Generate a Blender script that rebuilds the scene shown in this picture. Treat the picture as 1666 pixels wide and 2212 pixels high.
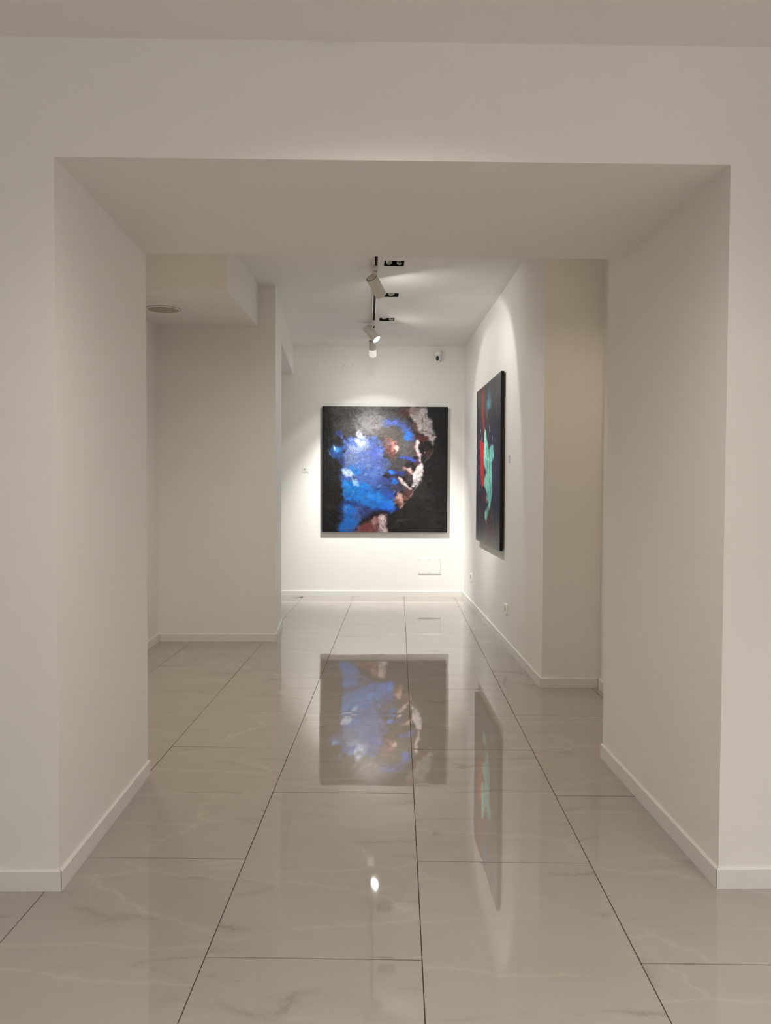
import bpy, bmesh, math, random
import numpy as np
from mathutils import Vector, Matrix

for o in list(bpy.data.objects):
    bpy.data.objects.remove(o, do_unlink=True)
S = bpy.context.scene
C = S.collection
R = math.radians

# ------------------------------------------------------------------ camera
cam_d = bpy.data.cameras.new('camera')
cam_d.sensor_fit = 'VERTICAL'
cam_d.sensor_height = 36.0
cam_d.lens = 36.0 * 1740.0 / 2212.0
cam_d.clip_start = 0.05
cam = bpy.data.objects.new('camera', cam_d)
C.objects.link(cam)
CAM_H = 1.312
cam.matrix_world = (Matrix.Translation((0, 0, CAM_H)) @ Matrix.Rotation(R(0.922), 4, 'Z')
                    @ Matrix.Rotation(R(90 - 1.745), 4, 'X') @ Matrix.Rotation(R(0.269), 4, 'Z'))
S.camera = cam

# ------------------------------------------------------------------ world, exposure
w = bpy.data.worlds.new('world'); S.world = w; w.use_nodes = True
w.node_tree.nodes['Background'].inputs[0].default_value = (0.9, 0.92, 1.0, 1)
w.node_tree.nodes['Background'].inputs[1].default_value = 0.02
vs = S.view_settings
vs.view_transform = 'Standard'; vs.look = 'None'; vs.gamma = 1.0; vs.exposure = 0.13
vs.use_curve_mapping = False

# fill globes added to light the front room (behind the viewer): position, power
FRONT_FILL = [((-1.6, -3.5), 11.0), ((1.6, -3.5), 56.0), ((1.6, -1.3), 14.0)]
FRONT_COL = (1.0, 0.97, 0.92)
# round fill cans added out of view: x, y, ceiling height, power, cone, colour
FILL_CANS = [(-1.7, 0.2, 2.724, 26, 110, (1.0, 0.93, 0.86)), (1.9, 0.6, 2.724, 150, 110, (1.0, 0.98, 0.93)), (0.1, -0.2, 2.724, 195, 110, (1.0, 0.95, 0.88)),
        (-1.58, 4.50, 3.0, 48, 120, (1.0, 0.78, 0.50)), (1.19, 4.45, 3.0, 20, 120, (1.0, 0.76, 0.50)),
        (-0.42, 5.40, 3.0, 46, 140, (1.0, 0.94, 0.86)), (0.0, 1.85, 2.724, 60, 150, (1.0, 0.94, 0.86))]
SPOT_COL = (1.0, 0.985, 0.94)

# ------------------------------------------------------------------ helpers
def srgb(r, g, b):
    f = lambda c: ((c / 255 + 0.055) / 1.055) ** 2.4 if c > 10 else c / 255 / 12.92
    return (f(r), f(g), f(b), 1.0)

def link(name, me, mat=None, parent=None, smooth=False):
    o = bpy.data.objects.new(name, me); C.objects.link(o)
    if mat is not None and len(me.materials) == 0: me.materials.append(mat)
    if parent is not None: o.parent = parent
    if smooth:
        for p in me.polygons: p.use_smooth = True
    return o

def from_bm(name, bm, mat=None, parent=None, smooth=False):
    bmesh.ops.recalc_face_normals(bm, faces=bm.faces)
    me = bpy.data.meshes.new(name); bm.to_mesh(me); bm.free()
    return link(name, me, mat, parent, smooth)

def empty(name, loc=(0, 0, 0), rz=0.0):
    o = bpy.data.objects.new(name, None); C.objects.link(o)
    o.location = loc; o.rotation_euler = (0, 0, rz); o.empty_display_size = 0.05
    return o

def tag(o, label, cat, group=None):
    o['label'] = label; o['category'] = cat
    if group: o['group'] = group
    return o

def struct(o, label=None):
    o['kind'] = 'structure'
    if label: o['label'] = label
    return o

def b_prism(bm, poly, z0, z1):
    a = [bm.verts.new((x, y, z0)) for x, y in poly]
    b = [bm.verts.new((x, y, z1)) for x, y in poly]
    n = len(poly)
    bm.faces.new(a[::-1]); bm.faces.new(b)
    for i in range(n):
        bm.faces.new((a[i], a[(i + 1) % n], b[(i + 1) % n], b[i]))

def b_box(bm, x0, x1, y0, y1, z0, z1):
    b_prism(bm, [(x0, y0), (x1, y0), (x1, y1), (x0, y1)], z0, z1)

def b_lathe(bm, prof, axis=(0, 0, 1), org=(0, 0, 0), n=32, cap=True):
    """revolve (radius, height) profile about axis"""
    q = Vector(axis).normalized().to_track_quat('Z', 'Y').to_matrix()
    o = Vector(org); rings = []
    for r, h in prof:
        if r < 1e-6:
            rings.append([bm.verts.new(o + q @ Vector((0, 0, h)))])
        else:
            rings.append([bm.verts.new(o + q @ Vector((r * math.cos(2 * math.pi * k / n), r * math.sin(2 * math.pi * k / n), h))) for k in range(n)])
    for A, B in zip(rings[:-1], rings[1:]):
        for k in range(n):
            k2 = (k + 1) % n
            if len(A) == 1 and len(B) == 1: continue
            if len(A) == 1: bm.faces.new((A[0], B[k], B[k2]))
            elif len(B) == 1: bm.faces.new((A[k], A[k2], B[0]))
            else: bm.faces.new((A[k], A[k2], B[k2], B[k]))
    if cap:
        for Rg in (rings[0], rings[-1]):
            if len(Rg) > 1: bm.faces.new(Rg)

def b_rbox(bm, w, h, t, r=0.004, seg=4, bev=0.0015):
    """rounded plate in local XZ, thickness along -Y (front at y=-t), back at y=0"""
    pts = []
    for cx, cz, a0 in ((w/2-r, h/2-r, 0), (-w/2+r, h/2-r, 90), (-w/2+r, -h/2+r, 180), (w/2-r, -h/2+r, 270)):
        for k in range(seg + 1):
            a = R(a0 + 90 * k / seg); pts.append((cx + r * math.cos(a), cz + r * math.sin(a)))
    def ring(y, s):
        return [bm.verts.new((x * (1 - 2 * s / w), y, z * (1 - 2 * s / h))) for x, z in pts]
    A = ring(0, 0); B = ring(-t + bev, 0); D = ring(-t, bev)
    n = len(pts)
    for P, Q in ((A, B), (B, D)):
        for k in range(n): bm.faces.new((P[k], P[(k+1) % n], Q[(k+1) % n], Q[k]))
    bm.faces.new(A); bm.faces.new(D)

def edge_smooth(o, deg=35):
    me = o.data
    for p in me.polygons: p.use_smooth = True
    try: me.set_sharp_from_angle(angle=R(deg))
    except Exception: pass
    return o

# ------------------------------------------------------------------ materials
def mat(name, col, rough=0.5, metal=0.0, spec=0.5, ior=1.5, emit=None, estr=0.0):
    m = bpy.data.materials.new(name); m.use_nodes = True
    p = m.node_tree.nodes['Principled BSDF']
    p.inputs['Base Color'].default_value = col if len(col) == 4 else (*col, 1)
    p.inputs['Roughness'].default_value = rough; p.inputs['Metallic'].default_value = metal
    p.inputs['IOR'].default_value = ior; p.inputs['Specular IOR Level'].default_value = spec
    if emit:
        p.inputs['Emission Color'].default_value = (*emit, 1); p.inputs['Emission Strength'].default_value = estr
    return m

def plaster(name, col, rough=0.6, spec=0.25):
    m = mat(name, col, rough, spec=spec); nt = m.node_tree; N = nt.nodes; L = nt.links
    p = N['Principled BSDF']
    g = N.new('ShaderNodeNewGeometry')
    n1 = N.new('ShaderNodeTexNoise'); n1.inputs['Scale'].default_value = 1.3; n1.inputs['Detail'].default_value = 3
    mx = N.new('ShaderNodeMixRGB'); mx.blend_type = 'MIX'
    c = np.array(col[:3])
    mx.inputs[1].default_value = (*(c * 0.985), 1); mx.inputs[2].default_value = (*np.minimum(c * 1.015, 1), 1)
    n2 = N.new('ShaderNodeTexNoise'); n2.inputs['Scale'].default_value = 90; n2.inputs['Detail'].default_value = 4
    b = N.new('ShaderNodeBump'); b.inputs['Strength'].default_value = 0.06; b.inputs['Distance'].default_value = 0.002
    L.new(g.outputs['Position'], n1.inputs['Vector']); L.new(g.outputs['Position'], n2.inputs['Vector'])
    L.new(n1.outputs['Fac'], mx.inputs[0]); L.new(mx.outputs[0], p.inputs['Base Color'])
    L.new(n2.outputs['Fac'], b.inputs['Height']); L.new(b.outputs[0], p.inputs['Normal'])
    return m

M_WALL = plaster('white_wall_paint', (0.88, 0.862, 0.832, 1))
M_CEIL = plaster('ceiling_paint', (0.89, 0.874, 0.848, 1), 0.75, 0.15)
M_BASE = mat('white_baseboard_lacquer', (0.81, 0.792, 0.764, 1), 0.45, spec=0.25)
M_WHITE = mat('white_plastic', (0.89, 0.88, 0.86, 1), 0.35)
M_LAMPW = mat('white_lamp_lacquer', (0.74, 0.71, 0.66, 1), 0.45, spec=0.35)
M_BLACK = mat('black_gloss', (0.006, 0.005, 0.005, 1), 0.25)
M_BLACKM = mat('black_matt', (0.012, 0.009, 0.008, 1), 0.6, spec=0.2)
M_DARKBR = mat('brown_track_insert', (0.028, 0.017, 0.012, 1), 0.8, spec=0.05)
M_COPPER = mat('copper_strip', (0.10, 0.055, 0.04, 1), 0.8, spec=0.1)
M_SILVER = mat('silver_reflector', (0.55, 0.54, 0.52, 1), 0.3, metal=0.9)
M_GREY = mat('grey_gap', (0.10, 0.09, 0.07, 1), 0.6)
M_SCREW = mat('screw_metal', (0.38, 0.36, 0.33, 1), 0.4, metal=0.5)
M_PRINT = mat('grey_print', (0.26, 0.24, 0.21, 1), 0.6)
M_TAG = mat('frosted_tag', (0.88, 0.865, 0.84, 1), 0.25)
M_LENS = mat('lit_lens', (1, 1, 1, 1), 0.4, emit=(0.97, 1.0, 1.0), estr=9.0)
M_COLLAR = mat('pale_emissive_collar', (0.9, 0.89, 0.87, 1), 0.35, emit=(1.0, 0.98, 0.94), estr=0.42)  # pale collar given a slight emission
M_LENSOFF = mat('dark_lens', (0.02, 0.02, 0.02, 1), 0.1)
M_GROUT = mat('floor_grout', srgb(72, 62, 52), 0.8, spec=0.2)
M_GRILLE = mat('speaker_mesh', srgb(190, 182, 165), 0.7, spec=0.2)

def tile_material():
    m = mat('polished_marble_tile', (0.4, 0.35, 0.3, 1), 0.022, ior=1.80); nt = m.node_tree; N = nt.nodes; L = nt.links
    p = N['Principled BSDF']
    tc = N.new('ShaderNodeTexCoord'); oi = N.new('ShaderNodeObjectInfo')
    off = N.new('ShaderNodeVectorMath'); off.operation = 'SCALE'; off.inputs[0].default_value = (17.3, 41.7, 9.1)
    L.new(oi.outputs['Random'], off.inputs['Scale'])
    add = N.new('ShaderNodeVectorMath'); add.operation = 'ADD'
    L.new(tc.outputs['Object'], add.inputs[0]); L.new(off.outputs[0], add.inputs[1])
    mp = N.new('ShaderNodeMapping'); mp.inputs['Rotation'].default_value = (0, 0, R(-16)); mp.inputs['Scale'].default_value = (0.8, 2.7, 1)
    L.new(add.outputs[0], mp.inputs['Vector'])
    def noise(scale, det, dist=0.0, src=mp):
        n = N.new('ShaderNodeTexNoise'); n.inputs['Scale'].default_value = scale; n.inputs['Detail'].default_value = det
        n.inputs['Distortion'].default_value = dist; n.inputs['Roughness'].default_value = 0.55
        L.new(src.outputs[0], n.inputs['Vector']); return n
    def ramp(src, stops):
        r = N.new('ShaderNodeValToRGB'); e = r.color_ramp.elements
        while len(e) < len(stops): e.new(0.5)
        for k, (pos, v) in enumerate(stops):
            e[k].position = pos; e[k].color = (v, v, v, 1)
        L.new(src.outputs['Fac'], r.inputs[0]); return r
    cloud = noise(1.6, 5, 0.6)
    wrp = noise(3.0, 8, 0.0, add); wrp.inputs['Roughness'].default_value = 0.66
    wv = N.new('ShaderNodeVectorMath'); wv.operation = 'MULTIPLY_ADD'; wv.inputs[1].default_value = (0.42, 0.42, 0.0)
    L.new(wrp.outputs['Color'], wv.inputs[0]); L.new(mp.outputs[0], wv.inputs[2])
    def crack(scale, stops):
        v = N.new('ShaderNodeTexVoronoi'); v.feature = 'DISTANCE_TO_EDGE'; v.inputs['Scale'].default_value = scale
        L.new(wv.outputs[0], v.inputs['Vector'])
        r = N.new('ShaderNodeValToRGB'); e = r.color_ramp.elements
        while len(e) < len(stops): e.new(0.5)
        for k, (pos, val) in enumerate(stops): e[k].position = pos; e[k].color = (val, val, val, 1)
        L.new(v.outputs['Distance'], r.inputs[0]); return r
    def times(a_, b_):
        k = N.new('ShaderNodeMath'); k.operation = 'MULTIPLY'; L.new(a_.outputs[0], k.inputs[0]); L.new(b_.outputs[0], k.inputs[1]); return k
    veinl = times(crack(1.25, [(0.0, 1), (0.006, 0.8), (0.016, 0.22), (0.07, 0)]), ramp(noise(1.1, 3, 0.4), [(0.0, 0), (0.38, 0), (0.55, 1)]))
    veind = crack(1.7, [(0.0, 1), (0.010, 0.8), (0.03, 0.28), (0.09, 0)])
    patch = ramp(noise(2.4, 4, 0.5), [(0.0, 0), (0.53, 0), (0.66, 1)])
    base = N.new('ShaderNodeMixRGB'); base.inputs[1].default_value = srgb(163, 156, 148); base.inputs[2].default_value = srgb(173, 166, 158)
    L.new(cloud.outputs['Fac'], base.inputs[0])
    a = N.new('ShaderNodeMixRGB'); a.inputs[2].default_value = srgb(194, 187, 177)
    k1 = N.new('ShaderNodeMath'); k1.operation = 'MULTIPLY'; k1.inputs[1].default_value = 0.36
    L.new(veinl.outputs[0], k1.inputs[0]); L.new(k1.outputs[0], a.inputs[0]); L.new(base.outputs[0], a.inputs[1])
    d = N.new('ShaderNodeMixRGB'); d.inputs[2].default_value = srgb(126, 116, 105)
    k2 = N.new('ShaderNodeMath'); k2.operation = 'MULTIPLY'
    k3 = N.new('ShaderNodeMath'); k3.operation = 'MULTIPLY'; k3.inputs[1].default_value = 0.5
    L.new(veind.outputs[0], k2.inputs[0]); L.new(patch.outputs[0], k2.inputs[1]); L.new(k2.outputs[0], k3.inputs[0])
    L.new(k3.outputs[0], d.inputs[0]); L.new(a.outputs[0], d.inputs[1]); L.new(d.outputs[0], p.inputs['Base Color'])
    # slight glaze waviness
    mp2 = N.new('ShaderNodeMapping'); mp2.inputs['Scale'].default_value = (3.0, 8.0, 1)
    L.new(add.outputs[0], mp2.inputs['Vector'])
    nb = noise(1.0, 2, 0.0, mp2)
    b = N.new('ShaderNodeBump'); b.inputs['Strength'].default_value = 1.0; b.inputs['Distance'].default_value = 0.00022
    L.new(nb.outputs['Fac'], b.inputs['Height']); L.new(b.outputs[0], p.inputs['Normal'])
    return m
M_TILE = tile_material()

# ------------------------------------------------------------------ plan of the building (metres; y is depth)
SK = 0.034                                     # the walls stand about two degrees off the tile grid
yf = lambda x: 2.598 + SK * x                  # face of the front wall
yb = lambda x: 9.675 + 0.03 * x                # face of the back wall
ROOM_H, OPEN_H, COR_H = 2.724, 2.352, 3.0
FL, FR = (-1.095, yf(-1.095)), (1.060, yf(1.060))
BL, BR = (-1.134, 3.612), (1.003, 3.914)
BEAM_R = (1.0125, 3.706)
P0, P1, P2 = (-1.041, 6.793), (-1.100, 7.544), (-1.264, yb(-1.264))   # left corridor wall: near corner, opening, back
RW0, RW1 = (0.947, 5.282), (0.785, yb(0.785))  # right corridor wall
NR = (1.326, 5.292)                            # niche inner corner
LR = (-2.028, 6.753)                           # left recess inner corner
xrw = lambda y: RW0[0] + (RW1[0] - RW0[0]) * (y - RW0[1]) / (RW1[1] - RW0[1])

# front wall with the wide opening: left pier, right pier, lintel
bm = bmesh.new()
TOP = 3.15
b_prism(bm, [(-3.2, yf(-3.2)), FL, BL, (-3.2, 3.54)], -0.02, OPEN_H)
b_prism(bm, [FR, (3.2, yf(3.2)), (3.2, 3.99), BR], -0.02, OPEN_H)
b_prism(bm, [(-3.2, yf(-3.2)), (3.2, yf(3.2)), (3.2, 3.78), BEAM_R, BL, (-3.2, 3.54)], OPEN_H, TOP)
b_prism(bm, [BEAM_R, (3.2, 3.78), (3.2, 3.99), BR], OPEN_H, TOP)
o = from_bm('wall_front', bm, M_WALL)
struct(o, 'white plastered front wall with a wide square opening')

def wall(name, poly, z0, z1, label, m=M_WALL):
    bm = bmesh.new(); b_prism(bm, poly, z0, z1)
    return struct(from_bm(name, bm, m), label)

wall('wall_left', [(-3.2, -11.0), (-3.0, -11.0), (-3.0, yf(-3.0)), (-3.2, yf(-3.2))], -0.02, TOP, 'white side wall of the front room, left')
wall('wall_right', [(3.0, -11.0), (3.2, -11.0), (3.2, yf(3.2)), (3.0, yf(3.0))], -0.02, TOP, 'white side wall of the front room, right')
wall('wall_rear', [(-3.2, -11.2), (3.2, -11.2), (3.2, -11.0), (-3.2, -11.0)], -0.02, TOP, 'white wall behind the viewer')
# recess on the left
wall('wall_recess', [(-1.918, 3.60), (-2.028, 6.753), (-2.25, 6.75), (-2.14, 3.57)], -0.02, TOP, 'white side wall of the left recess')
# left wall of the corridor: stub with return, then a lintel over a side opening
bm = bmesh.new()
b_prism(bm, [P0, P1, (-3.3, 7.46), (-3.3, 6.70), LR], -0.02, TOP)
b_prism(bm, [P1, P2, (P2[0] - 0.3, yb(P2[0] - 0.3)), (P1[0] - 0.3, 7.544)], 2.657, TOP)
struct(from_bm('wall_corridor_left', bm, M_WALL), 'white left corridor wall with its end return and a side opening')
wall('wall_side_room', [(-3.3, 7.4), (-3.1, 7.4), (-3.1, 9.65), (-3.3, 9.65)], -0.02, TOP, 'white wall of the side room')
wall('wall_back', [(-3.3, yb(-3.3)), (1.2, yb(1.2)), (1.2, 9.95), (-3.3, 9.85)], -0.02, TOP, 'white back wall of the corridor')
wall('wall_corridor_right', [RW0, NR, (1.6, 5.30), (1.6, yb(1.2) + .05), (RW1[0], yb(RW1[0]) + .05), RW1], -0.02, TOP, 'white right corridor wall with its return')
wall('wall_niche', [(1.374, 3.85), (1.6, 3.85), (1.6, 5.31), (1.326, 5.31)], -0.02, TOP, 'white end wall of the right niche')

# ceilings
bm = bmesh.new(); b_prism(bm, [(-3.1, -11.1), (3.1, -11.1), (3.1, yf(3.1) + .03), (-3.1, yf(-3.1) + .03)], ROOM_H, TOP)
struct(from_bm('ceiling', bm, M_CEIL), 'white ceiling of the front room')
# corridor ceiling with three square cut-outs, built square and turned with the building
CROT = R(2.4); CO = Vector((-0.084, 7.13, COR_H))
hx = 0.076
holes = [(-1.00, 0.078), (0.0, 0.078), (1.03, 0.078)]
xs = [-3.4, -hx, hx, 2.2]
ys = [-3.75] + sum([[c - h, c + h] for c, h in holes], []) + [3.1]
bm = bmesh.new()
zt = TOP - COR_H
for i in range(3):
    for j in range(len(ys) - 1):
        if i == 1 and j % 2 == 1: continue
        v = [bm.verts.new((x, y, 0)) for x, y in ((xs[i], ys[j]), (xs[i+1], ys[j]), (xs[i+1], ys[j+1]), (xs[i], ys[j+1]))]
        bm.faces.new(v)
        v2 = [bm.verts.new((a.co.x, a.co.y, zt)) for a in v]
        bm.faces.new(v2[::-1])
bmesh.ops.remove_doubles(bm, verts=bm.verts, dist=1e-5)
be = [e for e in bm.edges if len(e.link_faces) == 1 and all(abs(v.co.z) < 1e-6 for v in e.verts)]
for e in be:
    a, b = e.verts
    f = [bm.verts.new((a.co.x, a.co.y, zt)), bm.verts.new((b.co.x, b.co.y, zt))]
    bm.faces.new((a, b, f[1], f[0]))
bmesh.ops.remove_doubles(bm, verts=bm.verts, dist=1e-5)
o = from_bm('ceiling_corridor', bm, M_CEIL); o.location = CO; o.rotation_euler = (0, 0, CROT)
struct(o, 'white corridor ceiling')
# dropped bulkhead in the left recess
wall('trim_1', [(-1.176, 5.535), (-1.186, 6.80), (-2.10, 6.78), (-2.10, 5.50)], 2.655, TOP, 'dropped white ceiling bulkhead over the left recess', M_CEIL)

# ------------------------------------------------------------------ floor
bm = bmesh.new(); b_prism(bm, [(-3.3, -11.1), (3.2, -11.1), (3.2, 9.9), (-3.3, 9.9)], -0.08, -0.0012)
floor = struct(from_bm('floor', bm, M_GROUT), 'polished beige marble tile floor')
TW, TL, J = 0.605, 1.215, 0.0032
def tile_mesh():
    def pos(L):
        e = [0, .0016, .006, .014, .03, .055, .09]
        a = [-L/2 + k for k in e] + [-L/6, L/6] + [L/2 - k for k in e[::-1]]
        return a
    X, Y = pos(TW - J), pos(TL - J)
    def prof(v, L, amp, dec):
        d = L/2 - abs(v)
        return -amp * math.exp(-d / dec)
    bm = bmesh.new(); V = []
    for y in Y:
        V.append([bm.verts.new((x, y, prof(x, TW - J, 0.00007, 0.02) + prof(y, TL - J, 0.00016, 0.022))) for x in X])
    for j in range(len(Y) - 1):
        for i in range(len(X) - 1):
            bm.faces.new((V[j][i], V[j][i+1], V[j+1][i+1], V[j+1][i]))
    ring = V[0] + [r[-1] for r in V[1:]] + V[-1][-2::-1] + [r[0] for r in V[-2:0:-1]]
    low = [bm.verts.new((v.co.x, v.co.y, -0.004)) for v in ring]
    for k in range(len(ring)):
        k2 = (k + 1) % len(ring); bm.faces.new((ring[k], low[k], low[k2], ring[k2]))
    bmesh.ops.recalc_face_normals(bm, faces=bm.faces)
    me = bpy.data.meshes.new('floor_tile'); bm.to_mesh(me); bm.free()
    for p in me.polygons: p.use_smooth = True
    me.set_sharp_from_angle(angle=R(30))
    me.materials.append(M_TILE)
    return me
tm = tile_mesh()
rng = random.Random(11)
XL0 = -0.533                                    # joint between the two middle columns at x=0.072
for c in range(-4, 6):
    x0 = XL0 + c * TW; xc = x0 + TW / 2
    ph = 2.20 if c % 2 == 0 else 2.20 + TL / 2 - 0.015
    for r in range(-11, 8):
        y0 = ph + r * TL; yc = y0 + TL / 2
        if yc - TL/2 > 9.62 or yc - TL/2 < -11.0: continue
        if xc - TW/2 > 1.42 and yc - TL/2 > 2.6: continue
        if xc - TW/2 > 0.98 and yc - TL/2 > 5.32: continue
        if xc + TW/2 < -2.1 and yc - TL/2 > 2.5: continue
        if xc + TW/2 < -1.4 and yc - TL/2 > 2.6 and yc + TL/2 < 3.6: continue
        if abs(xc) - TW/2 > 2.95: continue
        t = bpy.data.objects.new('floor_tile', tm); C.objects.link(t); t.parent = floor
        t.location = (xc, yc, 0)
        t.rotation_euler = (rng.gauss(0, 0.0006), rng.gauss(0, 0.0008), 0)

# ------------------------------------------------------------------ baseboards
BH, BT = 0.067, 0.011
def baseboard(name, a, b, a2, b2, label=None, h=BH):
    """a,b on the wall; a2,b2 outer foot; top edge eased"""
    a, b, a2, b2 = [Vector((*p, 0)) for p in (a, b, a2, b2)]
    ch = 0.0035
    bm = bmesh.new(); E = []
    for w_, f_ in ((a, a2), (b, b2)):
        d = (w_ - f_); k = ch / max(BT, 1e-6)
        pts = [f_, f_ + Vector((0, 0, h - ch)), f_ + d * k + Vector((0, 0, h)), w_ + Vector((0, 0, h)), w_.copy()]
        E.append([bm.verts.new(p) for p in pts])
    for k in range(5): bm.faces.new((E[0][k], E[0][(k+1) % 5], E[1][(k+1) % 5], E[1][k]))
    bm.faces.new(E[0]); bm.faces.new(E[1])
    o = from_bm(name, bm, M_BASE); struct(o, label); return o
def off(a, b, t=BT):
    """offset to the left-hand side of a->b"""
    d = Vector((b[0]-a[0], b[1]-a[1])).normalized(); n = Vector((-d.y, d.x)) * t
    return n
def run(name, a, b, ca=0, cb=0, label=None):
    """ca/cb: +1 outside corner mitre, -1 inside mitre, 0 square; small open joint left"""
    n = off(a, b); d = Vector((b[0]-a[0], b[1]-a[1])).normalized(); g = 0.0016
    A, B = Vector(a), Vector(b)
    A = A + d * g * abs(ca); B = B - d * g * abs(cb)
    A2 = A + n - d * BT * ca; B2 = B + n + d * BT * cb
    return baseboard(name, A, B, A2, B2, label)
# direction chosen so that the room is on the left of a->b
def runr(name, a, b, ca=0, cb=0, label=None):   # room on the right of a->b
    return run(name, b, a, cb, ca, label)
runr('baseboard_front_left', (-3.0, yf(-3.0)), FL, 0, 1)
runr('baseboard_passage_left', FL, BL, 1, 0)
runr('baseboard_front_right', FR, (3.0, yf(3.0)), 1, 0)
runr('baseboard_passage_right', BR, FR, 0, 1)
runr('baseboard_recess_side', (-1.93, 3.61), LR, 0, -1)
runr('baseboard_recess_back', LR, P0, -1, 1)
runr('baseboard_corridor_left', P0, P1, 1, 0)
runr('baseboard_back', (-3.1, yb(-3.1)), RW1, 0, -1)
seam = (xrw(7.954), 7.954)
runr('baseboard_right_far', RW1, seam, -1, 0)
runr('baseboard_right_near', (xrw(7.951), 7.951), RW0, 0, 1)
runr('baseboard_niche_back', RW0, NR, 1, -1)
runr('baseboard_niche_side', NR, (1.374, 3.92), -1, 0)

# ------------------------------------------------------------------ paint: numpy brush engine writing vertex colours
def vnoise(shape, cells, rs):
    cy, cx = cells
    g = rs.rand(cy + 2, cx + 2)
    y = np.linspace(0, cy, shape[0], endpoint=False); x = np.linspace(0, cx, shape[1], endpoint=False)
    yi = y.astype(int); xi = x.astype(int); fy = y - yi; fx = x - xi
    fy = fy * fy * (3 - 2 * fy); fx = fx * fx * (3 - 2 * fx)
    a = g[np.ix_(yi, xi)]; b = g[np.ix_(yi, xi + 1)]; c = g[np.ix_(yi + 1, xi)]; d = g[np.ix_(yi + 1, xi + 1)]
    return (a * (1 - fx) + b * fx) * (1 - fy)[:, None] + (c * (1 - fx) + d * fx) * fy[:, None]
def fbm(shape, base, octv, rs, ax=1.0):
    t = np.zeros(shape); amp = 1.0; s = 0
    for k in range(octv):
        n = base * 2 ** k
        t += amp * vnoise(shape, (max(2, int(n)), max(2, int(n * ax))), rs); s += amp; amp *= 0.55
    return t / s - 0.5

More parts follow.
